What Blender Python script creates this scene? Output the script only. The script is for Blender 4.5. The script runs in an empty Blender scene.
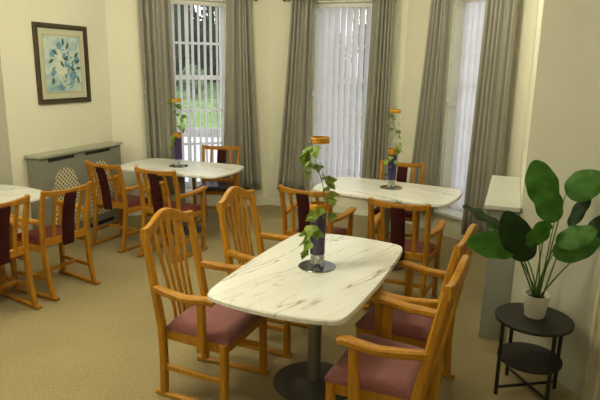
import bpy, bmesh, math, random
from mathutils import Vector, Matrix
random.seed(7)
SC = bpy.context.scene
C = SC.collection
PI = math.pi
V = Vector

# ------------------------------------------------------------------ object helpers
def link(name, mesh, mat, parent=None):
    o = bpy.data.objects.new(name, mesh)
    C.objects.link(o)
    if mat is not None:
        for m in (mat if isinstance(mat, (list, tuple)) else [mat]):
            mesh.materials.append(m)
    if parent is not None:
        o.parent = parent
    return o

def obj(name, bm, mat, parent=None, smooth=None, M=None):
    me = bpy.data.meshes.new(name)
    bmesh.ops.recalc_face_normals(bm, faces=bm.faces)
    bm.to_mesh(me); bm.free()
    if smooth is not None:
        for p in me.polygons:
            p.use_smooth = True
        if smooth < PI:
            try:
                me.set_sharp_from_angle(angle=smooth)
            except Exception:
                pass
    o = link(name, me, mat, parent)
    if M is not None:
        o.matrix_world = M
    return o

def empty(name, loc=(0, 0, 0), rz=0.0, M=None):
    o = bpy.data.objects.new(name, None)
    C.objects.link(o)
    o.empty_display_size = .1
    if M is not None:
        o.matrix_world = M
    else:
        o.location = loc
        o.rotation_euler = (0, 0, rz)
    return o

def tag(o, label=None, cat=None, group=None, kind=None):
    if label: o['label'] = label
    if cat: o['category'] = cat
    if group: o['group'] = group
    if kind: o['kind'] = kind
    return o

def struct(o):
    o['kind'] = 'structure'
    return o

def copy_tree(o, parent=None):
    c = o.copy(); C.objects.link(c)
    if parent is not None:
        c.parent = parent
    for ch in list(o.children):
        copy_tree(ch, c)
    return c

# ------------------------------------------------------------------ mesh helpers
def box(bm, c, s, rot=None, bev=0.0):
    r = bmesh.ops.create_cube(bm, size=1.0)
    vs = r['verts']
    for v in vs:
        v.co = V((v.co.x*s[0], v.co.y*s[1], v.co.z*s[2]))
    if bev > 0:
        es = list({e for v in vs for e in v.link_edges})
        g = bmesh.ops.bevel(bm, geom=es, offset=bev, segments=2, profile=.6, affect='EDGES')
        vs = list({v for f in g['faces'] for v in f.verts} | {v for v in vs if v.is_valid})
    M = Matrix.Translation(V(c)) @ (rot.to_4x4() if rot is not None else Matrix.Identity(4))
    for v in vs:
        v.co = M @ v.co
    return vs

def bx(bm, x0, x1, y0, y1, z0, z1, bev=0.0):
    return box(bm, ((x0+x1)/2, (y0+y1)/2, (z0+z1)/2), (abs(x1-x0), abs(y1-y0), abs(z1-z0)), None, bev)

def sweep(bm, pts, w, h, side=(1, 0, 0), ch=.22, closed=False):
    """rounded-rectangle bar along pts; w = width along side, h = thickness; w,h numbers or lists"""
    pts = [V(p) for p in pts]; n = len(pts)
    W = w if isinstance(w, (list, tuple)) else [w]*n
    H = h if isinstance(h, (list, tuple)) else [h]*n
    rings = []
    for i, p in enumerate(pts):
        t = (pts[min(i+1, n-1)] - pts[max(i-1, 0)]).normalized()
        s = V(side); s = (s - t*s.dot(t)).normalized()
        u = s.cross(t)
        a, b = W[i]/2, H[i]/2; c = ch*min(W[i], H[i])
        prof = [(a-c, -b), (a, -b+c), (a, b-c), (a-c, b), (-a+c, b), (-a, b-c), (-a, -b+c), (-a+c, -b)]
        rings.append([bm.verts.new(p + s*x + u*y) for x, y in prof])
    for i in range(n-1):
        for k in range(8):
            bm.faces.new((rings[i][k], rings[i][(k+1) % 8], rings[i+1][(k+1) % 8], rings[i+1][k]))
    bm.faces.new(rings[0][::-1]); bm.faces.new(rings[-1])

def tube(bm, pts, r, seg=10):
    pts = [V(p) for p in pts]; n = len(pts)
    R = r if isinstance(r, (list, tuple)) else [r]*n
    rings = []; s = None
    for i, p in enumerate(pts):
        t = (pts[min(i+1, n-1)] - pts[max(i-1, 0)]).normalized()
        if s is None:
            s = V((1, 0, 0)) if abs(t.x) < .8 else V((0, 1, 0))
        s = (s - t*s.dot(t)).normalized(); u = t.cross(s)
        rings.append([bm.verts.new(p + (s*math.cos(2*PI*k/seg) + u*math.sin(2*PI*k/seg))*R[i]) for k in range(seg)])
    for i in range(n-1):
        for k in range(seg):
            bm.faces.new((rings[i][k], rings[i][(k+1) % seg], rings[i+1][(k+1) % seg], rings[i+1][k]))
    bm.faces.new(rings[0][::-1]); bm.faces.new(rings[-1])

def lathe(bm, prof, seg=40, c=(0, 0, 0), cap0=True, cap1=True):
    rings = []
    for r, z in prof:
        rings.append([bm.verts.new((c[0]+r*math.cos(2*PI*k/seg), c[1]+r*math.sin(2*PI*k/seg), c[2]+z)) for k in range(seg)])
    for i in range(len(prof)-1):
        for k in range(seg):
            bm.faces.new((rings[i][k], rings[i][(k+1) % seg], rings[i+1][(k+1) % seg], rings[i+1][k]))
    if cap0: bm.faces.new(rings[0][::-1])
    if cap1: bm.faces.new(rings[-1])

def prism(bm, poly, z0, z1, axis='z', M=None):
    """extrude a 2-D polygon; axis z: (x,y)->z ; axis y: (x,z)->y"""
    def mk(a, b, t):
        p = V((a, b, t)) if axis == 'z' else V((a, t, b))
        return M @ p if M is not None else p
    lo = [bm.verts.new(mk(a, b, z0)) for a, b in poly]
    hi = [bm.verts.new(mk(a, b, z1)) for a, b in poly]
    n = len(poly)
    bm.faces.new(lo[::-1]); bm.faces.new(hi)
    for i in range(n):
        bm.faces.new((lo[i], lo[(i+1) % n], hi[(i+1) % n], hi[i]))

# ------------------------------------------------------------------ materials
def new_mat(name):
    m = bpy.data.materials.new(name); m.use_nodes = True
    nt = m.node_tree
    for n in list(nt.nodes): nt.nodes.remove(n)
    out = nt.nodes.new('ShaderNodeOutputMaterial')
    return m, nt, out

def N(nt, typ, **kw):
    n = nt.nodes.new(typ)
    for k, v in kw.items():
        if k.startswith('i_'):
            key = k[2:]
            key = int(key) if key.isdigit() else key.replace('_', ' ')
            n.inputs[key].default_value = v
        else:
            setattr(n, k, v)
    return n

def rgb(c): return (c[0], c[1], c[2], 1)

def ramp(nt, stops):
    r = nt.nodes.new('ShaderNodeValToRGB')
    e = r.color_ramp.elements
    while len(e) < len(stops): e.new(.5)
    for el, (p, c) in zip(e, stops):
        el.position = p; el.color = rgb(c)
    return r

def plain(name, col, rough=.6, metal=0, var=.08, scale=6, bump=0, bscale=80, sheen=0, spec=.5, stretch=(1, 1, 1)):
    m, nt, out = new_mat(name)
    b = N(nt, 'ShaderNodeBsdfPrincipled', i_Roughness=rough, i_Metallic=metal)
    b.inputs['Specular IOR Level'].default_value = spec
    if sheen:
        b.inputs['Sheen Weight'].default_value = sheen
    tc = N(nt, 'ShaderNodeTexCoord')
    mp = N(nt, 'ShaderNodeMapping'); mp.inputs['Scale'].default_value = stretch
    nz = N(nt, 'ShaderNodeTexNoise', i_Scale=scale, i_Detail=4)
    L = nt.links.new
    L(tc.outputs['Object'], mp.inputs[0]); L(mp.outputs[0], nz.inputs['Vector'])
    r = ramp(nt, [(.3, [x*(1-var) for x in col]), (.7, [min(1, x*(1+var)) for x in col])])
    L(nz.outputs['Fac'], r.inputs[0]); L(r.outputs[0], b.inputs['Base Color'])
    if bump:
        n2 = N(nt, 'ShaderNodeTexNoise', i_Scale=bscale, i_Detail=3)
        L(mp.outputs[0], n2.inputs['Vector'])
        bp = N(nt, 'ShaderNodeBump', i_Strength=bump, i_Distance=.01)
        L(n2.outputs['Fac'], bp.inputs['Height']); L(bp.outputs[0], b.inputs['Normal'])
    L(b.outputs[0], out.inputs[0])
    return m

def wood_mat(name, a, b_, rough=.46):
    m, nt, out = new_mat(name); L = nt.links.new
    b = N(nt, 'ShaderNodeBsdfPrincipled', i_Roughness=rough)
    tc = N(nt, 'ShaderNodeTexCoord')
    b.inputs['Specular IOR Level'].default_value = .35
    mp = N(nt, 'ShaderNodeMapping'); mp.inputs['Scale'].default_value = (26, 26, 4)
    L(tc.outputs['Object'], mp.inputs[0])
    nz = N(nt, 'ShaderNodeTexNoise', i_Scale=1.6, i_Detail=5, i_Distortion=.6)
    L(mp.outputs[0], nz.inputs['Vector'])
    r = ramp(nt, [(.25, a), (.75, b_)])
    L(nz.outputs['Fac'], r.inputs[0])
    L(r.outputs[0], b.inputs['Base Color'])
    L(b.outputs[0], out.inputs[0])
    return m

def marble_mat():
    m, nt, out = new_mat('white_marble'); L = nt.links.new
    b = N(nt, 'ShaderNodeBsdfPrincipled', i_Roughness=.22)
    tc = N(nt, 'ShaderNodeTexCoord')
    mr0 = N(nt, 'ShaderNodeMapping'); mr0.inputs['Rotation'].default_value = (0, 0, math.radians(18))
    mp = N(nt, 'ShaderNodeMapping'); mp.inputs['Scale'].default_value = (.55, 4.6, 1); mp.inputs['Location'].default_value = (.3, .2, 0)
    L(tc.outputs['Object'], mr0.inputs[0]); L(mr0.outputs[0], mp.inputs[0])
    def vein(scale, w, det):
        nz = N(nt, 'ShaderNodeTexNoise', i_Scale=scale, i_Detail=det, i_Roughness=.45, i_Distortion=.1)
        L(mp.outputs[0], nz.inputs['Vector'])
        s = N(nt, 'ShaderNodeMath', operation='SUBTRACT', i_1=.5); L(nz.outputs['Fac'], s.inputs[0])
        a = N(nt, 'ShaderNodeMath', operation='ABSOLUTE'); L(s.outputs[0], a.inputs[0])
        mr = N(nt, 'ShaderNodeMapRange', i_1=0., i_2=w, i_3=1., i_4=0.); L(a.outputs[0], mr.inputs[0])
        return mr
    v1 = vein(1.5, .010, 4); v2 = vein(2.6, .007, 3)
    nm = N(nt, 'ShaderNodeTexNoise', i_Scale=1.1, i_Detail=2); L(mp.outputs[0], nm.inputs['Vector'])
    mk = N(nt, 'ShaderNodeMapRange', i_1=.42, i_2=.62, i_3=0., i_4=1.); L(nm.outputs['Fac'], mk.inputs[0])
    m1 = N(nt, 'ShaderNodeMath', operation='MULTIPLY'); L(v1.outputs[0], m1.inputs[0]); L(mk.outputs[0], m1.inputs[1])
    m2 = N(nt, 'ShaderNodeMath', operation='MULTIPLY', i_1=.28); L(v2.outputs[0], m2.inputs[0])
    mx = N(nt, 'ShaderNodeMath', operation='MAXIMUM'); L(m1.outputs[0], mx.inputs[0]); L(m2.outputs[0], mx.inputs[1])
    mul = N(nt, 'ShaderNodeMath', operation='MULTIPLY', i_1=.85); L(mx.outputs[0], mul.inputs[0])
    cl = N(nt, 'ShaderNodeTexNoise', i_Scale=1.4, i_Detail=3); L(mp.outputs[0], cl.inputs['Vector'])
    base = ramp(nt, [(.3, (.80, .795, .745)), (.65, (.87, .865, .825))]); L(cl.outputs['Fac'], base.inputs[0])
    mix = N(nt, 'ShaderNodeMix', data_type='RGBA'); L(mul.outputs[0], mix.inputs[0]); L(base.outputs[0], mix.inputs[6]); mix.inputs[7].default_value = (.22, .19, .14, 1)
    L(mix.outputs[2], b.inputs['Base Color']); L(b.outputs[0], out.inputs[0])
    return m

def carpet_mat():
    m, nt, out = new_mat('beige_carpet'); L = nt.links.new
    b = N(nt, 'ShaderNodeBsdfPrincipled', i_Roughness=.95); b.inputs['Specular IOR Level'].default_value = .1
    tc = N(nt, 'ShaderNodeTexCoord')
    n1 = N(nt, 'ShaderNodeTexNoise', i_Scale=70, i_Detail=3); n2 = N(nt, 'ShaderNodeTexNoise', i_Scale=1.1, i_Detail=4)
    L(tc.outputs['Object'], n1.inputs['Vector']); L(tc.outputs['Object'], n2.inputs['Vector'])
    r1 = ramp(nt, [(.3, (.285, .228, .122)), (.7, (.40, .325, .175))]); L(n1.outputs['Fac'], r1.inputs[0])
    r2 = ramp(nt, [(.3, (.86, .86, .86)), (.7, (1.08, 1.08, 1.06))]); L(n2.outputs['Fac'], r2.inputs[0])
    mx = N(nt, 'ShaderNodeMix', data_type='RGBA', blend_type='MULTIPLY'); mx.inputs[0].default_value = 1
    L(r1.outputs[0], mx.inputs[6]); L(r2.outputs[0], mx.inputs[7])
    L(mx.outputs[2], b.inputs['Base Color'])
    bp = N(nt, 'ShaderNodeBump', i_Strength=.5, i_Distance=.006); n3 = N(nt, 'ShaderNodeTexNoise', i_Scale=220, i_Detail=2)
    L(tc.outputs['Object'], n3.inputs['Vector']); L(n3.outputs['Fac'], bp.inputs['Height']); L(bp.outputs[0], b.inputs['Normal'])
    L(b.outputs[0], out.inputs[0])
    return m

def glass_mat(name, tint=(1, 1, 1), strength=.12, lo=.05):
    m, nt, out = new_mat(name); L = nt.links.new
    t = N(nt, 'ShaderNodeBsdfTransparent'); t.inputs[0].default_value = rgb(tint)
    g = N(nt, 'ShaderNodeBsdfGlossy', i_Roughness=.03); g.inputs[0].default_value = (1, 1, 1, 1)
    lw = N(nt, 'ShaderNodeLayerWeight', i_Blend=.25)
    mr = N(nt, 'ShaderNodeMapRange', i_1=0., i_2=1., i_3=lo, i_4=strength+lo); L(lw.outputs['Fresnel'], mr.inputs[0])
    mx = N(nt, 'ShaderNodeMixShader'); L(mr.outputs[0], mx.inputs[0]); L(t.outputs[0], mx.inputs[1]); L(g.outputs[0], mx.inputs[2])
    L(mx.outputs[0], out.inputs[0])
    return m

def translucent_mat(name, col, trans=.4, rough=.7):
    m, nt, out = new_mat(name); L = nt.links.new
    tc = N(nt, 'ShaderNodeTexCoord'); nz = N(nt, 'ShaderNodeTexNoise', i_Scale=9, i_Detail=3)
    L(tc.outputs['Object'], nz.inputs['Vector'])
    r = ramp(nt, [(.3, [x*.93 for x in col]), (.7, col)]); L(nz.outputs['Fac'], r.inputs[0])
    d = N(nt, 'ShaderNodeBsdfPrincipled', i_Roughness=rough); t = N(nt, 'ShaderNodeBsdfTranslucent')
    L(r.outputs[0], d.inputs['Base Color']); L(r.outputs[0], t.inputs[0])
    mx = N(nt, 'ShaderNodeMixShader', i_0=trans); L(d.outputs[0], mx.inputs[1]); L(t.outputs[0], mx.inputs[2])
    L(mx.outputs[0], out.inputs[0])
    return m

def lattice_mat():
    m, nt, out = new_mat('cream_lattice'); L = nt.links.new
    b = N(nt, 'ShaderNodeBsdfPrincipled', i_Roughness=.6)
    tc = N(nt, 'ShaderNodeTexCoord'); sp = N(nt, 'ShaderNodeSeparateXYZ'); L(tc.outputs['Object'], sp.inputs[0])
    def saw(op):
        a = N(nt, 'ShaderNodeMath', operation=op); L(sp.outputs['X'], a.inputs[0]); L(sp.outputs['Z'], a.inputs[1])
        s = N(nt, 'ShaderNodeMath', operation='MULTIPLY', i_1=20.); L(a.outputs[0], s.inputs[0])
        f = N(nt, 'ShaderNodeMath', operation='FRACT'); L(s.outputs[0], f.inputs[0])
        g = N(nt, 'ShaderNodeMath', operation='GREATER_THAN', i_1=.42); L(f.outputs[0], g.inputs[0])
        return g
    g1, g2 = saw('ADD'), saw('SUBTRACT')
    mu = N(nt, 'ShaderNodeMath', operation='MULTIPLY'); L(g1.outputs[0], mu.inputs[0]); L(g2.outputs[0], mu.inputs[1])
    mix = N(nt, 'ShaderNodeMix', data_type='RGBA'); L(mu.outputs[0], mix.inputs[0])
    mix.inputs[6].default_value = (.66, .61, .42, 1); mix.inputs[7].default_value = (.07, .055, .03, 1)
    L(mix.outputs[2], b.inputs['Base Color']); L(b.outputs[0], out.inputs[0])
    return m

def leaf_mat(name, a, b_, rough=.35):
    m, nt, out = new_mat(name); L = nt.links.new
    tc = N(nt, 'ShaderNodeTexCoord'); nz = N(nt, 'ShaderNodeTexNoise', i_Scale=14, i_Detail=4)
    L(tc.outputs['Object'], nz.inputs['Vector'])
    r = ramp(nt, [(.3, a), (.7, b_)]); L(nz.outputs['Fac'], r.inputs[0])
    d = N(nt, 'ShaderNodeBsdfPrincipled', i_Roughness=rough); L(r.outputs[0], d.inputs['Base Color'])
    t = N(nt, 'ShaderNodeBsdfTranslucent'); L(r.outputs[0], t.inputs[0])
    mx = N(nt, 'ShaderNodeMixShader', i_0=.2); L(d.outputs[0], mx.inputs[1]); L(t.outputs[0], mx.inputs[2])
    L(mx.outputs[0], out.inputs[0])
    return m

def print_mat():
    m, nt, out = new_mat('watercolour_print'); L = nt.links.new
    b = N(nt, 'ShaderNodeBsdfPrincipled', i_Roughness=.3)
    tc = N(nt, 'ShaderNodeTexCoord')
    n1 = N(nt, 'ShaderNodeTexNoise', i_Scale=7, i_Detail=5, i_Distortion=1.2); L(tc.outputs['Object'], n1.inputs['Vector'])
    r = ramp(nt, [(.28, (.26, .42, .47)), (.45, (.42, .56, .55)), (.58, (.60, .67, .57)), (.72, (.36, .50, .54))])
    L(n1.outputs['Fac'], r.inputs[0]); L(r.outputs[0], b.inputs['Base Color']); L(b.outputs[0], out.inputs[0])
    return m

M_ = dict(
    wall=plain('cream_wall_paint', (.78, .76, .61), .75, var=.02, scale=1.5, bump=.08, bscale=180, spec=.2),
    wall_a=plain('shaded_wall_paint', (.50, .49, .395), .7, var=.04, scale=2, bump=.12, bscale=90, spec=.25),  # wall paint darkened: weaker light on the near right wall put into the colour
    ceil=plain('ceiling_paint', (.80, .78, .68), .8, var=.02),
    trimw=plain('white_gloss_trim', (.74, .73, .60), .4, var=.03, scale=3),
    scuff=plain('scuffed_trim_paint', (.60, .57, .42), .5, var=.28, scale=9, stretch=(1, 1, .25)),
    winw=plain('white_window_paint', (.80, .82, .80), .4, var=.03),
    carpet=carpet_mat(),
    oak=wood_mat('honey_oak', (.37, .155, .007), (.53, .25, .015)),
    oak2=wood_mat('amber_oak', (.31, .125, .006), (.45, .20, .012)),
    marble=marble_mat(),
    pinkseat=plain('dusty_pink_upholstery', (.27, .105, .10), .9, var=.12, scale=60, bump=.15, bscale=300, sheen=.25, spec=.15),
    maroon=plain('maroon_upholstery', (.045, .009, .008), .9, var=.15, scale=40, spec=.15),
    maroonseat=plain('maroon_vinyl_seat', (.12, .016, .012), .5, var=.12, scale=20, spec=.4),
    darkseat=plain('dark_vinyl_seat', (.045, .028, .03), .35, var=.1, scale=20),
    metal=plain('grey_pedestal_metal', (.21, .205, .17), .45, metal=.5, var=.05),
    basemetal=plain('dark_pedestal_base', (.065, .06, .05), .75, metal=.1, var=.1),
    greycov=plain('grey_radiator_paint', (.235, .235, .185), .5, var=.04),
    greycov2=plain('pale_grey_cover_paint', (.27, .28, .235), .5, var=.04),
    greytop=plain('light_grey_cover_top', (.37, .38, .29), .35, var=.03),
    whitetop=plain('pale_cover_top', (.60, .61, .56), .35, var=.03),
    slot=plain('dark_vent_slot', (.012, .012, .012), .8, var=.1),
    lattice=lattice_mat(),
    curtain=plain('silver_taupe_satin', (.265, .25, .203), .38, var=.08, scale=5, bump=.05, bscale=40, sheen=.2, stretch=(1, 1, .15)),
    rod=plain('dark_rod_metal', (.16, .13, .09), .35, metal=.8),
    eyelet=plain('chrome_eyelet', (.6, .6, .58), .2, metal=.9),
    blind=translucent_mat('white_blind_fabric', (.85, .84, .90), .5),
    headrail=plain('blind_headrail', (.66, .64, .58), .4),
    glass=glass_mat('window_glass', (1, 1, 1), .35, .03),
    vglass=glass_mat('vase_glass', (.97, .985, .975), .25, .025),
    mirror=plain('mirror_plate_glass', (.24, .26, .24), .08, metal=.92, var=.02),
    purple=plain('purple_lining_paper', (.045, .028, .135), .4, var=.2, scale=20, stretch=(3, 3, .2)),
    gold=plain('orange_gold_ribbon', (.68, .33, .03), .3, metal=.4, var=.15, scale=20),
    pebble=plain('clear_white_beads', (.80, .79, .74), .1, var=.3, scale=60),
    ivy=leaf_mat('ivy_leaf', (.10, .20, .02), (.32, .42, .06), .45),
    stem=plain('brown_vine_stem', (.07, .07, .02), .6),
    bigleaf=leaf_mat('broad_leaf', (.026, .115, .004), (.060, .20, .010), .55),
    bigleaf2=leaf_mat('shaded_broad_leaf', (.008, .028, .004), (.016, .048, .007), .6),  # darker copy of the leaf green, shade of leaves facing away in the colour
    stalk=plain('green_stalk', (.09, .19, .03), .5),
    pot=plain('white_ceramic', (.72, .70, .60), .35, var=.03),
    soil=plain('moss_and_soil', (.03, .05, .012), .9, var=.5, scale=60, bump=.6),
    black=plain('black_table_metal', (.009, .008, .007), .55, var=.1),
    blacktop=plain('black_wood_top', (.014, .010, .007), .6, var=.3, scale=14, stretch=(1, 6, 1)),
    frame=plain('bronze_picture_frame', (.075, .056, .022), .4, metal=.25, var=.25, scale=15),
    frame2=plain('dark_frame_edge', (.035, .018, .010), .4, var=.2),
    mount=plain('pale_picture_mount', (.56, .55, .40), .7, var=.02),
    mount2=plain('mount_line', (.52, .43, .22), .7, var=.02),
    art=print_mat(),
    artwhite=plain('print_white_petals', (.66, .68, .58), .4, var=.12, scale=40),
    artblue=plain('print_blue_petals', (.15, .32, .43), .4, var=.3, scale=40),
    artleaf=plain('print_dark_leaves', (.05, .10, .09), .4, var=.3, scale=30),
    lawn=plain('lawn_grass', (.20, .33, .085), .9, var=.35, scale=2.5),
    paving=plain('terrace_paving', (.62, .61, .57), .8, var=.10, scale=1.5),
    conifer=leaf_mat('garden_foliage', (.012, .03, .006), (.06, .12, .02), .7),
    pale=leaf_mat('pale_shrub_foliage', (.10, .18, .05), (.30, .38, .18), .7),
    bark=plain('tree_bark', (.05, .04, .03), .9, var=.3, scale=8, bump=.5),
    stone=plain('garden_wall_stone', (.34, .33, .29), .85, var=.2, scale=4),
)

# ------------------------------------------------------------------ the room
def frame2d(p0, p1):
    """matrix with X along the wall, Y pointing out of the room, Z up; and the wall's length"""
    p0 = V((p0[0], p0[1], 0)); p1 = V((p1[0], p1[1], 0)); d = p1-p0; Ln = d.length; d.normalize()
    n = V((-d.y, d.x, 0))
    M = Matrix((( d.x, n.x, 0, p0.x), (d.y, n.y, 0, p0.y), (0, 0, 1, 0), (0, 0, 0, 1)))
    return M, Ln

H = 3.0
P_ret = (-3.20, 5.54); P_l0 = (-2.80, 5.39); P_l1 = (-2.27, 6.79); P_12 = (-.43, 7.58); P_23 = (1.22, 6.93); P_r1 = (2.17, 5.52); P_r0 = (1.47, 3.65)
P_a = (1.905, 2.15); P_b = (2.75, -2.4); P_c = (-6.0, -2.4)

def wall(name, p0, p1, opening=None, th=.12, mat='wall', ext0=0, ext1=0):
    M, Ln = frame2d(p0, p1)
    bm = bmesh.new()
    a, b = -ext0, Ln+ext1
    if opening is None:
        bx(bm, a, b, 0, th, 0, H)
    else:
        s0, s1, z0, z1 = opening
        bx(bm, a, s0, 0, th, 0, H); bx(bm, s1, b, 0, th, 0, H)
        bx(bm, s0, s1, 0, th, 0, z0); bx(bm, s0, s1, 0, th, z1, H)
    return struct(obj(name, bm, M_[mat], M=M)), M, Ln

def baseboard(name, p0, p1, e0=0., e1=0.):
    M, Ln = frame2d(p0, p1)
    bm = bmesh.new()
    bx(bm, e0, Ln-e1, -.016, 0, 0, .115); bx(bm, e0, Ln-e1, -.022, 0, 0, .085, .004); bx(bm, e0, Ln-e1, -.010, 0, .115, .135)
    return struct(obj(name, bm, M_['trimw'], M=M))

bm = bmesh.new()
poly = [P_c, P_b, P_a, P_r0, P_r1, P_23, P_12, P_l1, P_l0, P_ret]
poly_big = [(-6.3, -2.7), (3.1, -2.7), (2.25, 2.2), (1.75, 3.6), (2.5, 5.5), (1.45, 7.2), (-.45, 7.86), (-2.5, 7.0), (-2.8, 5.9), (-3.4, 5.7)]
prism(bm, poly_big, -.2, 0.0)
struct(obj('floor', bm, M_['carpet']))
bm = bmesh.new(); prism(bm, poly_big, H, H+.15)
struct(obj('ceiling', bm, M_['ceil']))

OP1 = (.72, 1.45, .26, 2.64); OP2 = (.585, 1.355, .26, 2.65); OP3 = (.66, 1.42, .26, 2.64)
wall('wall_left_far', P_l0, P_l1)
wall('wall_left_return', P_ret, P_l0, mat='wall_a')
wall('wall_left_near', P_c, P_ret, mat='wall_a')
_, W1, L1 = wall('wall_window_left', P_l1, P_12, OP1, .32)
_, W2, L2 = wall('wall_window_centre', P_12, P_23, OP2, .32)
_, W3, L3 = wall('wall_window_right', P_23, P_r1, OP3, .32)
wall('wall_right_far', P_r1, P_r0)
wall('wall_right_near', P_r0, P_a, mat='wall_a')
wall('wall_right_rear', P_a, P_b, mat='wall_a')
wall('wall_back', P_b, P_c)
WL, LL = frame2d(P_l0, P_l1)
WR, LR = frame2d(P_r1, P_r0)
WA, LA = frame2d(P_r0, P_a)
baseboard('baseboard_left', P_l0, P_l1, 1.425, 0.0)
baseboard('baseboard_window_left', P_l1, P_12, .01, .01)
baseboard('baseboard_window_centre', P_12, P_23, .01, .01)
baseboard('baseboard_window_right', P_23, P_r1, .01, .01)

# scuffed door casing on the near right wall
bm = bmesh.new()
bx(bm, .73, .84, -.022, 0, 0, 2.25, .006); bx(bm, .745, .765, -.030, 0, 0, 2.235, .004); bx(bm, .812, .83, -.030, 0, 0, 2.235, .004)
struct(obj('trim_1', bm, M_['scuff'], M=WA))

# ------------------------------------------------------------------ windows
def window(num, M, op, rows, cols, yglass, panelled=False):
    s0, s1, z0, z1 = op
    root = struct(empty('window_%d' % num, M=M))
    bm = bmesh.new()                       # timber casing inside the reveal
    y0, y1 = yglass-.02, yglass+.07
    bx(bm, s0, s0+.035, y0, y1, z0, z1); bx(bm, s1-.035, s1, y0, y1, z0, z1); bx(bm, s0, s1, y0, y1, z1-.06, z1); bx(bm, s0, s1, y0, y1, z0, z0+.09)
    obj('window_frame', bm, M_['winw'], root)
    bm = bmesh.new()                       # sash bars
    a, b = s0+.035, s1-.035
    zt, zb = z1-.06, z0+.09
    for k in range(1, cols):
        x = a+(b-a)*k/cols
        bx(bm, x-.013, x+.013, yglass, yglass+.03, zb, zt)
    for r in rows:
        w = .028 if abs(r-1.70) < .03 else .015
        bx(bm, a, b, yglass-(.01 if w > .02 else 0), yglass+.03, r-w, r+w)
    bx(bm, a, a+.03, yglass, yglass+.03, zb, zt); bx(bm, b-.03, b, yglass, yglass+.03, zb, zt)
    obj('sash', bm, M_['winw'], root)
    bm = bmesh.new(); bx(bm, a, b, yglass+.012, yglass+.018, zb, zt)
    obj('pane', bm, M_['glass'], root)
    bm = bmesh.new(); bx(bm, s0, s1, -.03, yglass-.02, z0-.03, z0+.005, .005)
    obj('window_sill', bm, M_['winw'], root)
    bm = bmesh.new()                       # panelled shutter-box linings on both reveals
    for x, sg in ((s0, 1), (s1, -1)):
        t = .018
        bx(bm, x, x+sg*t, .005, yglass-.02, z0, z1)
        for za, zc in ((z0+.1, 1.42), (1.56, z1-.14)):
            bx(bm, x+sg*t, x+sg*(t+.012), .03, yglass-.045, za, zc, .004)
        bx(bm, x+sg*t, x+sg*(t+.02), .008, yglass-.02, 1.46, 1.50, .004); bx(bm, x+sg*t, x+sg*(t+.02), .008, yglass-.02, z1-.10, z1-.06, .004)
    bx(bm, s0, s1, .005, yglass-.02, z1-.018, z1)
    obj('jamb_lining', bm, M_['trimw'], root)
    return root

ROWS = [2.12, 1.70, 1.28, .85, .50]
window(1, W1, OP1, ROWS, 3, .17)
window(2, W2, OP2, ROWS, 3, .17)
window(3, W3, OP3, ROWS, 3, .24)

# vertical blinds: headrail, each slat, one bead chain at the foot
def blind(label, M, op, y, pitch, ang, zb, slatw=.089, jitter=3):
    s0, s1, z0, z1 = op
    root = empty('vertical_blind', M=M @ Matrix.Translation((0, y, 0)))
    tag(root, label, 'blind')
    zt = z1-.075
    bm = bmesh.new(); bx(bm, s0+.02, s1-.02, -.022, .022, zt, zt+.045, .004)
    obj('headrail', bm, M_['headrail'], root)
    n = int((s1-s0-.06)/pitch)+1
    x0 = (s0+s1)/2-(n-1)*pitch/2
    pts = []
    for k in range(n):
        x = x0+k*pitch
        a = math.radians(ang+random.uniform(-jitter, jitter))
        bm = bmesh.new()
        d = V((math.cos(a), math.sin(a), 0)); nn = V((-d.y, d.x, 0))
        prev = None
        for i in range(5):
            u = (i/4-.5)*slatw
            off = d*u + nn*(.006*(1-(2*u/slatw)**2))
            lo = bm.verts.new(V((x, 0, zb))+off); hi = bm.verts.new(V((x, 0, zt))+off)
            if prev: bm.faces.new((prev[0], lo, hi, prev[1]))
            prev = (lo, hi)
        obj('blind_slat', bm, M_['blind'], root, smooth=PI)
        pts.append((x, 0, zb+.012))
    bm = bmesh.new(); tube(bm, [(p[0], p[1]-.012, p[2]-.01*(i % 2)) for i, p in enumerate(pts)], .0025, 6)
    obj('bead_chain', bm, M_['headrail'], root)
    return root

blind('vertical blind with slats turned open, on the window showing the lawn', W1, OP1, .06, .0775, 57, .30)
blind('half closed white vertical blind with thin gaps, on the middle window of the bay', W2, OP2, .065, .079, 54, .30)
blind('fully closed lilac white vertical blind in the panelled window beside the long pale cover', W3, OP3, .17, .074, 8, .28)

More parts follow.
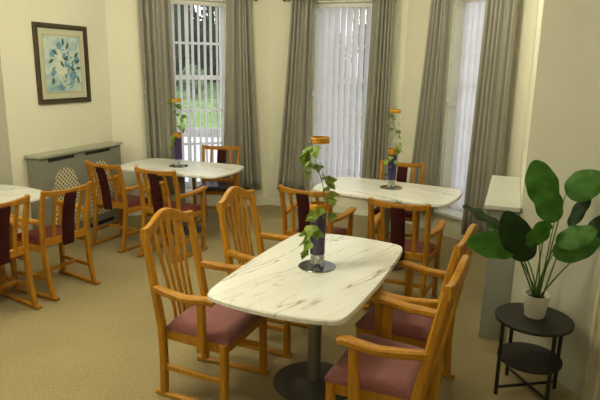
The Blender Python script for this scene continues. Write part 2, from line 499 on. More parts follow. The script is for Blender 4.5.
# curtains: pleated sheets hung on rods
def curtain(label, M, t0, t1, b0, b1, zb, folds, amp=.036, seed=0, off=-.115, flat=0):
    rnd = random.Random(seed)
    root = empty('curtain', M=M); tag(root, label, 'curtain', 'taupe satin curtains at the bay windows')
    zt = 2.73
    nu, nv = folds*14, 16
    wd = [rnd.uniform(.55, 1.5) for _ in range(folds)]
    wd[flat] = 2.3
    tot = sum(wd); cum = [0]
    for q in wd: cum.append(cum[-1]+q/tot)
    am = [rnd.uniform(.8, 1.25) for _ in range(folds+1)]
    am[flat] = .55; am[flat+1] = .8
    bm = bmesh.new(); rows = []
    for j in range(nv+1):
        v = j/nv; z = zt+(zb-zt)*v
        e = v**1.2
        a, b = t0+(b0-t0)*e, t1+(b1-t1)*e
        row = []
        for i in range(nu+1):
            u = i/nu
            k = max(q for q in range(folds) if cum[q] <= u+1e-9)
            fu = (u-cum[k])/(cum[k+1]-cum[k])
            p = k+fu+.07*v*math.sin(2*PI*u*1.3+seed)
            A = am[k]*(1-fu)+am[k+1]*fu
            y = off+amp*A*(.8+.35*v)*math.sin(2*PI*p)+.010*math.sin(4*PI*p+1+1.5*v)
            x = a+(b-a)*u+.011*math.cos(2*PI*p)
            row.append(bm.verts.new((x, y, z)))
        rows.append(row)
    for j in range(nv):
        for i in range(nu):
            bm.faces.new((rows[j][i], rows[j][i+1], rows[j+1][i+1], rows[j+1][i]))
    me = obj('drape', bm, M_['curtain'], root, smooth=PI)
    m = me.modifiers.new('t', 'SOLIDIFY'); m.thickness = .003; m.offset = 0
    for k in range(folds*2):
        f = (k+.5)/2/folds
        bm = bmesh.new()
        x = t0+(t1-t0)*f
        seg = 12
        ring = []
        for i in range(seg):
            a = 2*PI*i/seg
            ring.append((x, off+.026*math.cos(a), 2.665+.026*math.sin(a)))
        tube(bm, ring+[ring[0]], .004, 6)
        obj('eyelet', bm, M_['eyelet'], root, smooth=PI)
    return root

def rod(label, M, s0, s1, off=-.115):
    root = empty('curtain_rod', M=M); tag(root, label, 'curtain rod', 'rods above the bay windows')
    bm = bmesh.new(); tube(bm, [(s0, off, 2.665), (s1, off, 2.665)], .013, 14)
    obj('pole', bm, M_['rod'], root, smooth=.8)
    for s, sg in ((s0, -1), (s1, 1)):
        bm = bmesh.new(); bmesh.ops.create_uvsphere(bm, u_segments=14, v_segments=10, radius=.026, matrix=Matrix.Translation((s+sg*.02, off, 2.665)))
        obj('finial', bm, M_['rod'], root, smooth=PI)
    for s in (s0+.05, s1-.05):
        bm = bmesh.new(); bx(bm, s-.008, s+.008, off, 0, 2.655, 2.675); bx(bm, s-.02, s+.02, -.008, 0, 2.63, 2.70)
        obj('bracket', bm, M_['rod'], root)

rod('dark curtain rod above the window looking on the lawn', W1, .31, 1.76, -.10)
rod('dark curtain rod above the middle window of the bay', W2, .27, 1.66)
rod('dark curtain rod above the bay window beside the long pale cover', W3, .42, 1.60)
curtain('taupe curtain hanging between the grey lattice radiator cover and the lawn window', W1, .355, .715, .395, .765, .25, 5, seed=1, flat=3, off=-.085)
curtain('taupe curtain behind the dark seated oak chair, right side of the lawn window', W1, 1.395, 1.70, 1.315, 1.845, .25, 5, seed=2, flat=0, off=-.10)
curtain('taupe curtain on the left side of the middle bay window, flaring at the foot', W2, .335, .63, .16, .60, .25, 5, seed=3, flat=3)
curtain('taupe curtain on the right side of the middle bay window', W2, 1.36, 1.625, 1.315, 1.64, .25, 5, seed=4, flat=0)
curtain('taupe curtain on the far side of the window with the panelled reveal', W3, .48, .70, .28, .70, .22, 5, seed=5, flat=3)
curtain('wide taupe curtain reaching down to the pale cover beside the plant', W3, 1.19, 1.555, 1.14, 1.57, .13, 6, seed=6, flat=4)

# ------------------------------------------------------------------ radiator cover with lattice arches
root = empty('radiator_cover', M=WL)
tag(root, 'grey radiator cover with two arched cream lattice panels under the framed picture', 'radiator cover')
A0, A1, DP = .165, 1.415, .18
bm = bmesh.new()
bx(bm, A0+.02, A1, -DP+.012, -.001, 0.0, .925)
obj('body', bm, M_['greycov'], root)
bm = bmesh.new(); bx(bm, A0-.015, A1+.005, -DP-.022, -.001, .925, .952, .006)
obj('cover_top', bm, M_['greytop'], root)
def arch(x0, x1):
    w = x1-x0; c = (x0+x1)/2; pts = [(x0, .17), (x1, .17), (x1, .60), (x1-.035, .62), (x1-.035, .64)]
    r = w/2-.035
    for k in range(1, 12):
        a = PI*k/12
        pts.append((c+r*math.cos(a), .64+.155*math.sin(a)))
    pts += [(x0+.035, .64), (x0+.035, .62), (x0, .60)]
    return pts
for x0, x1 in ((A0+.14, A0+.54), (A0+.665, A0+1.065)):
    bm = bmesh.new(); prism(bm, arch(x0, x1), -DP-.002, -DP+.012, axis='y')
    pn = obj('lattice_panel', bm, M_['lattice'], root); pn['label'] = 'arched cream lattice panel'
    bm = bmesh.new(); o = arch(x0, x1); o3 = [V((a, -DP+.004, b)) for a, b in o]
    tube(bm, o3+[o3[0]], .009, 6)
    obj('panel_bead', bm, M_['greycov'], pn)
for x0, x1, z0, z1 in ((A0+.13, A0+.49, .875, .905), (A0+.66, A0+1.06, .875, .905), (A0+.66, A0+1.06, .05, .09), (A0+.14, A0+.54, .05, .09)):
    bm = bmesh.new(); bx(bm, x0, x1, -DP-.001+.008, -DP+.02, z0, z1)
    obj('vent_slot', bm, M_['slot'], root)

# long pale cover along the right wall
root = empty('radiator_cover', M=WR)
tag(root, 'plain pale grey cover with a white top along the wall behind the plant', 'radiator cover')
bm = bmesh.new(); bx(bm, LR-1.12, LR-.005, -.187, -.001, 0, .95, .004)
obj('body', bm, M_['greycov2'], root)
bm = bmesh.new(); bx(bm, LR-1.15, LR+.03, -.232, -.002, .95, .98, .005)
obj('cover_top', bm, M_['whitetop'], root)

# ------------------------------------------------------------------ framed picture
s0, s1, z0, z1 = .395, 1.14, 1.435, 2.24
cx, cz = (s0+s1)/2, (z0+z1)/2; hw, hh = (s1-s0)/2, (z1-z0)/2
root = empty('framed_picture', M=WL @ Matrix.Translation((cx, 0, cz)))
tag(root, 'framed blue and white flower print hanging above the grey lattice cover', 'picture')
def ringframe(bm, a, b, w, y0, y1, bev=.006):
    bx(bm, -a, a, y0, y1, b-w, b, bev); bx(bm, -a, a, y0, y1, -b, -b+w, bev); bx(bm, -a, -a+w, y0, y1, -b+w*.5, b-w*.5, bev); bx(bm, a-w, a, y0, y1, -b+w*.5, b-w*.5, bev)
bm = bmesh.new(); ringframe(bm, hw, hh, .035, -.03, -.001)
fr = obj('frame', bm, M_['frame'], root)
bm = bmesh.new(); ringframe(bm, hw-.032, hh-.032, .018, -.024, -.002, .003)
obj('frame_slip', bm, M_['frame2'], fr)
bm = bmesh.new(); bx(bm, -hw+.03, hw-.03, -.012, -.002, -hh+.03, hh-.03)
obj('mount', bm, M_['mount'], root)
bm = bmesh.new(); bx(bm, -hw+.105, hw-.105, -.0132, -.004, -hh+.105, hh-.105)
bb = obj('mount_line', bm, M_['mount2'], root)
aw, ah = hw-.118, hh-.118
bm = bmesh.new()
bx(bm, -aw, aw, -.0145, -.004, -ah, ah)
def blob(cx, cz, ra, rb, rot, mi, y, n=10, pointed=False):
    vs = []
    for k in range(n):
        a = 2*PI*k/n; x, z = ra*math.cos(a), rb*math.sin(a)
        if pointed: z *= (1-abs(x/ra)**2*.6)
        X = cx+x*math.cos(rot)-z*math.sin(rot); Z = cz+x*math.sin(rot)+z*math.cos(rot)
        vs.append(bm.verts.new((max(-aw, min(aw, X)), y, max(-ah, min(ah, Z)))))
    f = bm.faces.new(vs); f.material_index = mi
rp = random.Random(4); yy = -.0150
for k in range(44):
    blob(rp.gauss(.01, .085), rp.gauss(-.03, .105), rp.uniform(.02, .045), rp.uniform(.015, .04), rp.uniform(0, 6), 2, yy-.00002*k)
for q, (fx, fz, R) in enumerate(((-.03, -.03, .09), (-.06, .10, .05), (.10, .03, .045), (.04, .13, .04))):
    for k in range(9):
        a = 2*PI*k/9
        blob(fx+R*.6*math.cos(a), fz+R*.6*math.sin(a), R*.5, R*.36, a, 1 if q < 2 or k % 2 else 2, -.0158-.0003*q-.00002*k)
    blob(fx, fz, R*.4, R*.35, 0, 1, -.0163-.0003*q)
for x, z, r in ((.01, .225, 1.6), (-.11, .12, 2.4), (.07, .19, 1.1), (.2, .03, .3), (.19, .10, .7), (-.16, -.17, 1.4), (.2, -.16, 1.8), (.04, .06, .4), (-.02, .0, 2.2), (.13, -.05, 2.6), (-.17, .03, .5), (.21, -.04, .2)):
    blob(x, z, .042, .017, r, 3, -.0176, pointed=True)
for k in range(14):
    blob(rp.uniform(-.16, .18), rp.uniform(-.24, -.17), .012, .006, rp.uniform(0, 3), 3, -.0177-.00001*k, 6)
obj('print', bm, [M_['art'], M_['artwhite'], M_['artblue'], M_['artleaf']], root)

# ------------------------------------------------------------------ tables
def table_outline(L=1.24, W=.74, bl=.026, bw=.055, n=24):
    hl, hw = L/2, W/2
    P = []
    for k in range(n): t = -1+2*k/n; P.append((t*hl, -hw-bl*(1-t*t)))
    for k in range(n): t = -1+2*k/n; P.append((hl+bw*(1-t*t), t*hw))
    for k in range(n): t = -1+2*k/n; P.append((-t*hl, hw+bl*(1-t*t)))
    for k in range(n): t = -1+2*k/n; P.append((-hl-bw*(1-t*t), -t*hw))
    for _ in range(3):
        m = len(P)
        P = [((P[k-1][0]+2*P[k][0]+P[(k+1) % m][0])/4, (P[k-1][1]+2*P[k][1]+P[(k+1) % m][1])/4) for k in range(m)]
    return P
def make_table():
    root = empty('dining_table')
    bm = bmesh.new()
    o = table_outline()
    rings = []
    for f, z in ((.984, .708), (1.0, .715), (1.0, .733), (.990, .740)):
        rings.append([bm.verts.new((x*f, y*f, z)) for x, y in o])
    n = len(o)
    for i in range(3):
        for k in range(n):
            bm.faces.new((rings[i][k], rings[i][(k+1) % n], rings[i+1][(k+1) % n], rings[i+1][k]))
    bm.faces.new(rings[0][::-1]); bm.faces.new(rings[-1])
    obj('tabletop', bm, M_['marble'], root, smooth=.6)
    bm = bmesh.new(); lathe(bm, [(.040, .02), (.040, .70)], 28)
    obj('pedestal', bm, M_['metal'], root, smooth=.6)
    bm = bmesh.new(); bx(bm, -.30, .30, -.03, .03, .690, .708); bx(bm, -.03, .03, -.22, .22, .690, .708); lathe(bm, [(.09, .68), (.09, .708)], 20)
    obj('top_bracket', bm, M_['basemetal'], root)
    bm = bmesh.new(); lathe(bm, [(.245, .0), (.245, .006), (.235, .012), (.09, .022), (.05, .035)], 48)
    obj('base_plate', bm, M_['basemetal'], root, smooth=.6)
    return root
T0 = make_table()
TAB = [((.104, 3.08), 1.17, 'white marble table in the middle of the room with pink seated chairs around it'),
       ((.830, 5.275), -.475, 'white marble table standing in front of the closed bay window blinds'),
       ((-1.350, 6.28), -.35, 'white marble table in front of the window showing the lawn'),
       ((-2.78, 4.44), math.radians(61), 'white marble table partly outside the picture, near the grey lattice cover')]
for i, (p, a, lab) in enumerate(TAB):
    t = T0 if i == 0 else copy_tree(T0)
    t.location = (p[0], p[1], 0); t.rotation_euler = (0, 0, a)
    tag(t, lab, 'table', 'white marble dining tables')

# ------------------------------------------------------------------ chairs
def chair_arm(bm, s, high):
    xb = .225 if high else .215
    if high:
        pts = [(xb*s, -.035, .655), ((xb+.020)*s, .08, .648), ((xb+.035)*s, .18, .645), ((xb+.040)*s, .27, .655), ((xb+.038)*s, .33, .662), ((xb+.034)*s, .365, .652)]
        sweep(bm, pts, [.036, .048, .056, .058, .056, .046], [.042, .040, .036, .036, .036, .030], side=(1, 0, 0))
    else:
        pts = [(xb*s, .012, .635), ((xb+.022)*s, .10, .638), ((xb+.042)*s, .22, .645), ((xb+.045)*s, .33, .655), ((xb+.040)*s, .41, .66), ((xb+.036)*s, .44, .653)]
        sweep(bm, pts, [.034, .046, .056, .058, .054, .044], [.038, .036, .032, .032, .032, .028], side=(1, 0, 0))

def cushion(bm, w0, w1, y0, y1, z0, z1, crown=.012, n=12):
    rows = []
    for j in range(n+1):
        v = j/n; y = y0+(y1-y0)*v; hwid = (w0+(w1-w0)*v)/2
        row = []
        for i in range(n+1):
            u = i/n*2-1
            e = max(abs(u), abs(v*2-1))
            r = 1-max(0, (e-.8)/.2)**2.2
            z = z0+(z1-z0)*(.35+.65*r)+crown*(1-u*u)*(1-(v*2-1)**2)
            row.append(bm.verts.new((u*hwid, y, z)))
        rows.append(row)
    for j in range(n):
        for i in range(n):
            bm.faces.new((rows[j][i], rows[j][i+1], rows[j+1][i+1], rows[j+1][i]))
    loop = rows[0] + [rows[j][n] for j in range(1, n+1)] + rows[n][::-1][1:] + [rows[j][0] for j in range(n-1, 0, -1)]
    low = [bm.verts.new((v.co.x*.985, v.co.y+(.004 if v.co.y < (y0+y1)/2 else -.004), z0)) for v in loop]
    m = len(loop)
    for k in range(m):
        bm.faces.new((loop[k], low[k], low[(k+1) % m], loop[(k+1) % m]))
    bm.faces.new(low)

def high_chair():
    root = empty('dining_chair'); W = M_['oak']
    bm = bmesh.new(); cushion(bm, .43, .485, .022, .437, .415, .474)
    obj('seat', bm, M_['pinkseat'], root, smooth=1.0)
    bm = bmesh.new()
    for s in (-1, 1): sweep(bm, [(.20*s, .01, .385), (.222*s, .40, .385)], .022, .062, side=(1, 0, 0))
    sweep(bm, [(-.22, .408, .385), (.22, .408, .385)], .062, .022, side=(0, 0, 1)); sweep(bm, [(-.20, .006, .385), (.20, .006, .385)], .062, .022, side=(0, 0, 1))
    obj('seat_frame', bm, W, root)
    for s in (-1, 1):
        bm = bmesh.new()
        sweep(bm, [(.215*s, -.004, 0.02), (.218*s, .004, .22), (.222*s, .000, .44), (.221*s, -.040, .66), (.218*s, -.068, .82), (.214*s, -.092, .955)], [.040, .041, .043, .042, .040, .038], [.046, .046, .048, .046, .042, .038], side=(1, 0, 0))
        obj('leg', bm, W, root)
        bm = bmesh.new(); sweep(bm, [(.230*s, .405, .02), (.230*s, .405, .415)], .044, .044, side=(1, 0, 0))
        obj('leg', bm, W, root)
        bm = bmesh.new(); chair_arm(bm, s, True); obj('arm', bm, W, root, smooth=.7)
        bm = bmesh.new(); sweep(bm, [(.254*s, .275, .350), (.257*s, .282, .44), (.262*s, .288, .56), (.265*s, .288, .645)], [.026, .028, .028, .030], [.052, .050, .046, .048], side=(1, 0, 0))
        obj('arm_support', bm, W, root)
        bm = bmesh.new(); sweep(bm, [(.217*s, .005, .19), (.229*s, .39, .19)], .022, .036, side=(1, 0, 0)); obj('stretcher', bm, W, root)
        bm = bmesh.new(); sweep(bm, [(.214*s, -.055, .014), (.231*s, .435, .014)], .038, .028, side=(1, 0, 0)); obj('runner', bm, W, root)
    # camel-back rail, leaning with the posts
    bm = bmesh.new(); top = []; low = []
    nseg = 24
    pts = []
    for k in range(nseg+1):
        u = k/nseg*2-1; x = u*.232
        b = math.cos(min(1, abs(u)/.86)*PI)*.5+.5
        z = .957+.058*b
        y = -.095-.10*(z-.965)-.022*(1-u*u)
        pts.append((x, y, z))
    hgt = [.062+.008*(math.cos(min(1, abs(k/nseg*2-1)/.8)*PI)*.5+.5) for k in range(nseg+1)]
    sweep(bm, pts, .034, hgt, side=(0, 1, 0), ch=.16)
    obj('top_rail', bm, W, root, smooth=.7)
    for i, u in enumerate((-2, -1, 0, 1, 2)):
        bm = bmesh.new()
        w = .030 if u == 0 else .022
        xb, xm, xt = u*.043, u*.050, u*.062
        b = math.cos(min(1, abs(xt/.232)/.86)*PI)*.5+.5
        sweep(bm, [(xb, .004, .40), (xb*1.02, -.010, .50), (xm, -.045, .66), (xt*.97, -.077, .83), (xt, -.106, .945+.05*b)], [w, w, w*1.0, w*1.15, w*1.15], [.014]*5, side=(1, 0, 0))
        obj('slat', bm, W, root)
    return root

def low_chair(seatmat):
    root = empty('dining_chair'); W = M_['oak2']
    bm = bmesh.new(); cushion(bm, .40, .45, .055, .455, .425, .470, .008)
    obj('seat', bm, seatmat, root, smooth=1.0)
    bm = bmesh.new()
    for s in (-1, 1): sweep(bm, [(.195*s, .04, .405), (.225*s, .42, .405)], .022, .056, side=(1, 0, 0))
    sweep(bm, [(-.225, .42, .405), (.225, .42, .405)], .056, .022, side=(0, 0, 1))
    obj('seat_frame', bm, W, root)
    for s in (-1, 1):
        bm = bmesh.new()
        sweep(bm, [(.205*s, -.030, .02), (.208*s, .012, .20), (.212*s, .036, .42), (.215*s, .022, .62), (.218*s, -.008, .78), (.220*s, -.040, .895)], [.034, .036, .040, .038, .036, .034], [.040, .044, .046, .042, .038, .034], side=(1, 0, 0))
        obj('leg', bm, W, root)
        bm = bmesh.new(); sweep(bm, [(.235*s, .40, .02), (.238*s, .40, .42), (.252*s, .385, .645)], [.036, .038, .036], [.044, .046, .046], side=(1, 0, 0))
        obj('leg', bm, W, root)
        bm = bmesh.new(); chair_arm(bm, s, False); obj('arm', bm, W, root, smooth=.7)
        bm = bmesh.new(); sweep(bm, [(.208*s, .005, .165), (.234*s, .39, .165)], .022, .034, side=(1, 0, 0)); obj('stretcher', bm, W, root)
        bm = bmesh.new(); sweep(bm, [(.205*s, -.085, .014), (.206*s, -.05, .016), (.237*s, .44, .016)], [.034, .042, .042], [.022, .030, .030], side=(1, 0, 0)); obj('runner', bm, W, root)
    bm = bmesh.new(); sweep(bm, [(-.22, .20, .165), (.22, .20, .165)], .034, .022, side=(0, 0, 1)); obj('stretcher', bm, W, root)
    bm = bmesh.new(); pts = []
    for k in range(13):
        u = k/12*2-1
        pts.append((u*.222, -.034-.030*(1-u*u), .872-.012*(1-u*u)))
    sweep(bm, pts, .024, .044, side=(0, 1, 0)); obj('top_rail', bm, W, root, smooth=.7)
    bm = bmesh.new(); sweep(bm, [(-.21, .034, .465), (-.1, .020, .465), (.1, .020, .465), (.21, .034, .465)], .024, .062, side=(0, 1, 0)); obj('back_rail', bm, W, root)
    for s in (-1, 1):
        bm = bmesh.new(); sweep(bm, [(.118*s, .022, .47), (.120*s, .006, .62), (.122*s, -.028, .76), (.124*s, -.056, .855)], .030, .016, side=(1, 0, 0)); obj('slat', bm, W, root)
    bm = bmesh.new()
    sweep(bm, [(0, .000, .415), (0, -.004, .47), (0, -.016, .60), (0, -.044, .75), (0, -.072, .838), (0, -.078, .855)], [.104, .108, .108, .108, .108, .104], [.022, .034, .036, .036, .034, .020], side=(1, 0, 0), ch=.3)
    bp = obj('back_pad', bm, M_['maroon'], root, smooth=.8); bp['label'] = 'maroon padded strip down the chair back'
    return root

HC = high_chair(); LC = low_chair(M_['maroonseat']); LD = low_chair(M_['darkseat'])
def put(proto, p, deg, lab, first, grp):
    o = proto if first else copy_tree(proto)
    o.location = (p[0], p[1], 0); o.rotation_euler = (0, 0, math.radians(deg-90))
    tag(o, lab, 'chair', grp)
G1, G2 = 'slat back chairs with pink seats', 'oak chairs with a maroon padded back strip'
HIGH = [((-.672, 3.115), -23, 'high backed oak chair with all its pink seat in view, left of the middle table'),
        ((-.35, 3.75), -23, 'high backed oak chair whose seat is hidden behind the middle table edge'),
        ((.628, 2.440), 155, 'pink seated oak chair at the bottom edge, the nearest to the viewer'),
        ((.828, 2.992), 152, 'pink seated oak chair between its nearer twin and the pale cover')]
LOW = [((-2.16, 3.90), 151, 'oak chair with maroon strip cut off by the picture edge'),
       ((-1.89, 4.42), 151, 'oak chair with maroon strip pushed up to the partly visible table'),
       ((-1.95, 5.56), 62, 'oak chair with maroon strip standing in front of the lattice radiator cover'),
       ((-1.36, 5.28), 66, 'oak chair with maroon strip at the lawn window table, behind the two high backed chairs'),
       ((.05, 4.535), 63, 'oak chair with maroon strip half hidden behind the tall ivy vase'),
       ((.755, 4.135), 66, 'oak chair with maroon strip just beyond the far corner of the middle table'),
       ((1.07, 5.90), -108, 'oak chair on the window side of the table before the closed blinds')]
for i, (p, a, l) in enumerate(HIGH): put(HC, p, a, l, i == 0, G1)
for i, (p, a, l) in enumerate(LOW): put(LC, p, a, l, i == 0, G2)
put(LD, (-.985, 6.885), -93, 'oak chair with a dark shiny seat on the window side of the lawn window table', True, G2)

# ------------------------------------------------------------------ vases with ivy on mirror plates
def ivy_leaf(bm, p, d, n, size):
    d = d.normalized(); n = (n-d*n.dot(d)).normalized(); s = d.cross(n)
    shp = [(0, 0), (.16, .42), (.45, .50), (.62, .30), (1.0, 0), (.62, -.30), (.45, -.50), (.16, -.42)]
    mid = [bm.verts.new(p+d*size*t+n*size*b) for t, b in ((0, 0), (.45, .02), (1.0, -.10))]
    L_ = [bm.verts.new(p+d*size*a+s*size*b+n*size*.12) for a, b in shp[1:4]]
    R_ = [bm.verts.new(p+d*size*a+s*size*b+n*size*.12) for a, b in shp[5:8]]
    for q in ((mid[0], L_[0], L_[1], mid[1]), (mid[1], L_[1], L_[2], mid[2]), (mid[2], R_[0], R_[1], mid[1]), (mid[1], R_[1], R_[2], mid[0])):
        bm.faces.new(q)

def vase(p, rz, seed, nleaf, dense, lab, lab2, h=.742):
    rnd = random.Random(seed)
    z0 = .740
    pl = empty('mirror_plate', (p[0], p[1], z0)); tag(pl, lab2, 'mirror plate', 'round mirror plates under the vases')
    bm = bmesh.new(); lathe(bm, [(.108, 0), (.1085, .004), (.105, .007)], 48)
    obj('plate', bm, M_['mirror'], pl, smooth=.5)
    root = empty('vase', (p[0], p[1], z0+.007), rz); tag(root, lab, 'vase', 'tall glass vases with purple lining and ivy')
    R = .046
    bm = bmesh.new(); lathe(bm, [(R, 0), (R, .345), (R+.002, .372), (R+.002, h)], 32, cap1=False)
    obj('glass_tube', bm, M_['vglass'], root, smooth=.8)
    bm = bmesh.new(); lathe(bm, [(R-.004, .075), (R-.003, .335)], 32, cap0=False, cap1=False)
    obj('purple_lining', bm, M_['purple'], root, smooth=.8)
    for za, zb, R in ((.318, .370, .046), (h-.034, h-.001, .048)):
        bm = bmesh.new(); lathe(bm, [(R+.001, za), (R+.004, za+.003), (R+.004+(.001 if za < .4 else 0), zb-.003), (R+.001+(.001 if za < .4 else 0), zb)], 32, cap0=False, cap1=False)
        obj('gold_band', bm, M_['gold'], root, smooth=.6)
    R = .046
    bm = bmesh.new()
    for k in range(150):
        a, r, z = rnd.uniform(0, 2*PI), (R-.009)*math.sqrt(rnd.uniform(.35, 1)), rnd.uniform(.008, .078)
        bmesh.ops.create_icosphere(bm, subdivisions=1, radius=rnd.uniform(.004, .007), matrix=Matrix.Translation((r*math.cos(a), r*math.sin(a), z)))
    bd = obj('glass_beads', bm, M_['pebble'], root, smooth=PI); bd['kind'] = 'stuff'
    # vine: winds up around the tubes
    bm = bmesh.new(); pts = []
    nt_ = 40
    for k in range(nt_+1):
        t = k/nt_; z = .05+(h-.06)*t; a = 1.2+seed+t*7.5
        r = R+.010+.006*math.sin(9*t+seed)
        if .50 < t < .90: r *= .55
        pts.append(V((r*math.cos(a), r*math.sin(a), z)))
    tube(bm, pts, .0022, 6)
    vn = obj('vine', bm, M_['stem'], root, smooth=PI)
    bm = bmesh.new()
    for k in range(nleaf):
        t = ((k+.5)/nleaf)**.8; t = min(.97, max(0, t+rnd.uniform(-.03, .03)))
        q = pts[int(t*nt_)]
        a = math.atan2(q.y, q.x)+rnd.uniform(-1.0, 1.0)
        o = V((math.cos(a), math.sin(a), 0))
        rr = R+.006
        b = V((o.x*rr, o.y*rr, q.z))
        d = o*rnd.uniform(.25, .9)+V((0, 0, rnd.uniform(-1.0, .25)))+V((-o.y, o.x, 0))*rnd.uniform(-.5, .5)
        ivy_leaf(bm, b, d, o+V((0, 0, .5)), rnd.uniform(.045, .068)*dense)
    lf = obj('ivy_leaves', bm, M_['ivy'], vn)
    return root
vase((.105, 3.085), .3, 1, 40, 1.3, 'tall ivy vase on the middle table nearest the viewer', 'round mirror plate under the vase on the middle table')
vase((.875, 5.33), 1.9, 5, 22, 1.1, 'tall ivy vase on the table before the closed blinds', 'round mirror plate under the vase before the closed blinds')
vase((-1.378, 6.29), 4.0, 9, 20, 1.2, 'tall ivy vase on the table at the lawn window', 'round mirror plate under the vase at the lawn window')

# ------------------------------------------------------------------ black side table and potted plant
SX, SY = 1.366, 3.03
root = empty('side_table', (SX, SY, 0)); tag(root, 'small round black two tier table in the corner under the plant', 'side table')
bm = bmesh.new(); lathe(bm, [(.205, .455), (.213, .457), (.215, .470), (.212, .475)], 56)
obj('tabletop', bm, M_['blacktop'], root, smooth=.5)
bm = bmesh.new(); lathe(bm, [(.176, .210), (.180, .213), (.180, .226), (.177, .228)], 56)
obj('shelf', bm, M_['blacktop'], root, smooth=.5)
LG = [(-.188, -.035), (-.047, .180), (.188, .035), (.047, -.180)]
for x, y in LG:
    bm = bmesh.new(); tube(bm, [(x, y, 0), (x, y, .457)], .0115, 12)
    obj('leg', bm, M_['black'], root, smooth=.8)
for a, b in ((0, 2), (1, 3)):
    bm = bmesh.new(); tube(bm, [(LG[a][0], LG[a][1], .045+.01*a), (LG[b][0], LG[b][1], .045+.01*a)], .009, 10)
    obj('crossbar', bm, M_['black'], root, smooth=.8)

PX, PY, PZ = 1.375, 3.05, .475
root = empty('potted_plant', (PX, PY, PZ)); tag(root, 'leafy green plant with broad leaves in a white pot on the black table', 'plant')
bm = bmesh.new(); lathe(bm, [(.050, 0), (.056, .006), (.072, .130), (.074, .138), (.068, .138), (.064, .115)], 40)
obj('pot', bm, M_['pot'], root, smooth=.7)
bm = bmesh.new(); lathe(bm, [(.066, .108), (.04, .122), (.01, .128)], 24)
obj('soil', bm, M_['soil'], root, smooth=PI)
def broad_leaf(b, t, w, nrm, mat, droop=.10):
    b, t = V(b)-V((PX, PY, PZ)), V(t)-V((PX, PY, PZ))
    d = t-b; Ln = d.length; d.normalize()
    n = V(nrm); n = (n-d*n.dot(d)).normalized(); s = d.cross(n)
    st = V((random.uniform(-.025, .025), random.uniform(-.025, .025), .12))
    mid = (st+b)/2+V((0, 0, .05))
    bm = bmesh.new()
    pts = []
    for k in range(11):
        u = k/10
        pts.append(st*(1-u)**2+mid*2*u*(1-u)+b*u*u)
    tube(bm, pts, [.0048-.0018*k/10 for k in range(11)], 8)
    obj('stalk', bm, M_['stalk'], root, smooth=PI)
    bm = bmesh.new(); n1, n2 = 20, 8; rows = []
    for j in range(n1+1):
        u = .5-.5*math.cos(PI*j/n1)
        hw = w/2*(math.sin(PI*u**.85))**.52 if 0 < j < n1 else 0.002
        row = []
        for i in range(n2+1):
            v = i/n2*2-1
            z = .16*abs(v)*hw - droop*Ln*(u-.35)**2 + .007*math.sin(u*16)*abs(v)**1.5 - .22*hw*v*v
            row.append(bm.verts.new(b+d*Ln*u+s*hw*v+n*z))
        rows.append(row)
    for j in range(n1):
        for i in range(n2):
            bm.faces.new((rows[j][i], rows[j][i+1], rows[j+1][i+1], rows[j+1][i]))
    obj('leaf', bm, M_[mat], root, smooth=PI)
LV = [((1.347, 2.97, 1.148), (1.258, 3.01, 1.395), .175, (-.15, -1, .35), 'bigleaf'),
      ((1.335, 2.86, 1.090), (1.264, 2.90, 1.300), .150, (-.1, -1, .45), 'bigleaf'),
      ((1.418, 2.95, 1.226), (1.555, 2.85, 1.350), .165, (-.3, -1, .55), 'bigleaf'),
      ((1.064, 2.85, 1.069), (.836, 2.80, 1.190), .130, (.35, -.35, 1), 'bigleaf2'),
      ((1.100, 2.90, .995), (1.000, 2.95, 1.085), .090, (.3, -.5, 1), 'bigleaf'),
      ((1.150, 2.85, .965), (.865, 2.77, .995), .165, (.05, -.9, .9), 'bigleaf'),
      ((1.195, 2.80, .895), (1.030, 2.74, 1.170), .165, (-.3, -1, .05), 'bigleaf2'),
      ((1.245, 2.80, .985), (1.195, 2.72, 1.125), .165, (0, -1, .5), 'bigleaf'),
      ((1.300, 2.74, 1.015), (1.455, 2.66, 1.115), .120, (-.3, -1, .9), 'bigleaf'),
      ((1.320, 2.80, .935), (1.510, 2.72, 1.045), .145, (-.3, -1, .7), 'bigleaf'),
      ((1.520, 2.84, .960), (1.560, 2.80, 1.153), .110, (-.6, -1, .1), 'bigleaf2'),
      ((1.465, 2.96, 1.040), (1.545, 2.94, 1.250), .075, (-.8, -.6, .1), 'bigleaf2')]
for a in LV: broad_leaf(*a)

# ------------------------------------------------------------------ the garden outside
bm = bmesh.new(); prism(bm, [(-40, 7.2), (40, 7.2), (40, 17), (-40, 17)], -.45, -.25)
struct(obj('terrace', bm, M_['paving']))
bm = bmesh.new()
va = [(-40, 17, -.25), (40, 17, -.25), (40, 30, 1.05), (-40, 30, 1.05)]
bm.faces.new([bm.verts.new(v) for v in va])
struct(obj('lawn', bm, M_['lawn']))
bm = bmesh.new(); bx(bm, -40, 40, 16.9, 17.15, -.25, .0)
tag(obj('garden_wall', bm, M_['stone']), 'low grey stone edging wall between terrace and lawn', 'garden wall')
def foliage(bm, c, r, n, size, rnd):
    for k in range(n):
        while True:
            p = V((rnd.uniform(-1, 1), rnd.uniform(-1, 1), rnd.uniform(-1, 1)))
            if .35 < p.length < 1: break
        q = V((c[0]+p.x*r[0], c[1]+p.y*r[1], c[2]+p.z*r[2]))
        a = V((rnd.uniform(-1, 1), rnd.uniform(-1, 1), rnd.uniform(-1, 1))).normalized()
        b = a.orthogonal().normalized(); s = size*rnd.uniform(.6, 1.3)
        bm.faces.new([bm.verts.new(q+a*s), bm.verts.new(q+b*s*.6), bm.verts.new(q-a*s), bm.verts.new(q-b*s*.6)])
    bmesh.ops.create_icosphere(bm, subdivisions=2, radius=1, matrix=Matrix.Translation(V(c)) @ Matrix.Diagonal((r[0]*.78, r[1]*.78, r[2]*.78, 1)))
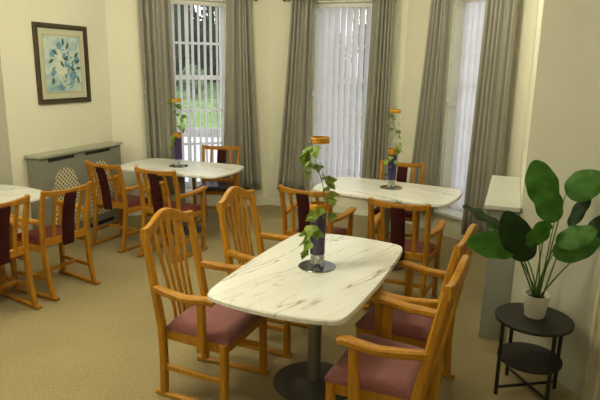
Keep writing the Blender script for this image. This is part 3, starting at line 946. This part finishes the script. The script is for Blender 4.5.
def tree(x, y, cz, r, n, lab, mat='conifer', name='tree', trunk=.16, seed=0, grp='trees at the end of the lawn'):
    rnd = random.Random(seed)
    zb = -.25+1.3*max(0, (y-17)/13)
    root = empty(name, (x, y, zb)); tag(root, lab, name, grp)
    bm = bmesh.new(); foliage(bm, (0, 0, cz), r, n, .16, rnd)
    obj('foliage', bm, M_[mat], root)
    bm = bmesh.new(); tube(bm, [(0, 0, 0), (.05, 0, cz*.5), (0, .05, cz)], [trunk, trunk*.8, trunk*.6], 10)
    obj('trunk', bm, M_['bark'], root, smooth=PI)
tree(-6.2, 27, 3.0, (1.35, 1.2, 3.0), 1500, 'dark evergreen tree at the left through the lawn window', seed=1)
tree(-3.4, 27.3, 3.2, (1.3, 1.2, 3.2), 1500, 'dark evergreen tree at the right through the lawn window', seed=2)
tree(-9.2, 27, 2.6, (1.5, 1.2, 2.6), 1200, 'broad dark tree beyond the lawn behind the curtain', seed=3)
tree(-4.6, 24.2, .75, (.55, .45, .6), 350, 'small pale shrub on the lawn seen through the open blind', 'pale', 'shrub', .05, 4, 'shrubs on the lawn')
tree(.9, 25, 1.5, (1.0, .9, 1.5), 900, 'bushy tree seen low through the middle blind', seed=5)
tree(2.8, 27, 3.4, (.8, .8, 1.8), 500, 'thin tree whose crown shows bright sky through the middle blind', seed=6)
tree(6.2, 27, 2.8, (1.9, 1.2, 2.8), 1200, 'dark tree beyond the lawn behind the right curtain', seed=7)
tree(-.9, 27.2, 2.6, (1.0, 1.0, 2.6), 900, 'dark tree beyond the lawn between the two bay windows', seed=8)
tree(-13.5, 27, 2.8, (2.0, 1.2, 2.8), 800, 'wide dark tree at the far left end of the lawn', seed=9)
bm = bmesh.new(); rnd = random.Random(12)
foliage(bm, (-6, 29.9, 2.2), (9, .8, 2.4), 2500, .2, rnd)
tag(obj('hedge', bm, M_['conifer']), 'tall dark hedge along the back of the lawn', 'hedge')

# ------------------------------------------------------------------ light
w = bpy.data.worlds.new('overcast_sky'); SC.world = w; w.use_nodes = True
nt = w.node_tree
for n in list(nt.nodes): nt.nodes.remove(n)
o = nt.nodes.new('ShaderNodeOutputWorld'); bg = nt.nodes.new('ShaderNodeBackground')
tc = nt.nodes.new('ShaderNodeTexCoord'); sp = nt.nodes.new('ShaderNodeSeparateXYZ')
r = ramp(nt, [(0.0, (.30, .32, .30)), (.5, (.80, .84, .92)), (1.0, (.95, .98, 1.05))])
mr = N(nt, 'ShaderNodeMapRange', i_1=-1., i_2=1., i_3=0., i_4=1.)
nt.links.new(tc.outputs['Generated'], sp.inputs[0]); nt.links.new(sp.outputs['Z'], mr.inputs[0]); nt.links.new(mr.outputs[0], r.inputs[0])
nt.links.new(r.outputs[0], bg.inputs[0]); bg.inputs[1].default_value = 2.1
nt.links.new(bg.outputs[0], o.inputs[0])

def lamp(name, loc, power, size=.16, col=(1.0, .955, .725)):
    l = bpy.data.lights.new(name, 'POINT'); l.energy = power; l.shadow_soft_size = size; l.color = col
    ob = bpy.data.objects.new(name, l); C.objects.link(ob); ob.location = loc
    return ob
lamp('ceiling_lamp', (-1.0, 2.7, 2.72), 62)
lamp('ceiling_lamp', (-3.2, 2.6, 2.72), 74)
lamp('ceiling_lamp', (-.9, 5.2, 2.72), 38)
lamp('ceiling_lamp', (1.15, 4.75, 2.72), 22)
lamp('ceiling_lamp', (0.0, -.5, 2.72), 24)

# ------------------------------------------------------------------ camera
cam = bpy.data.cameras.new('camera'); cam.sensor_fit = 'HORIZONTAL'; cam.sensor_width = 36
cam.lens = 565.2/600*36; cam.clip_start = .05; cam.clip_end = 200
co = bpy.data.objects.new('camera', cam); C.objects.link(co)
Rm = [[0.99982, 0.0192, 0.0], [0.00442, -0.23006, 0.97317], [0.01869, -0.97299, -0.2301]]
co.matrix_world = Matrix(((Rm[0][0], -Rm[0][1], -Rm[0][2], 0), (Rm[1][0], -Rm[1][1], -Rm[1][2], 0), (Rm[2][0], -Rm[2][1], -Rm[2][2], 1.862), (0, 0, 0, 1)))
SC.camera = co

SC.view_settings.view_transform = 'Standard'
SC.view_settings.look = 'None'
SC.view_settings.exposure = 0.0
SC.cycles.use_denoising = True
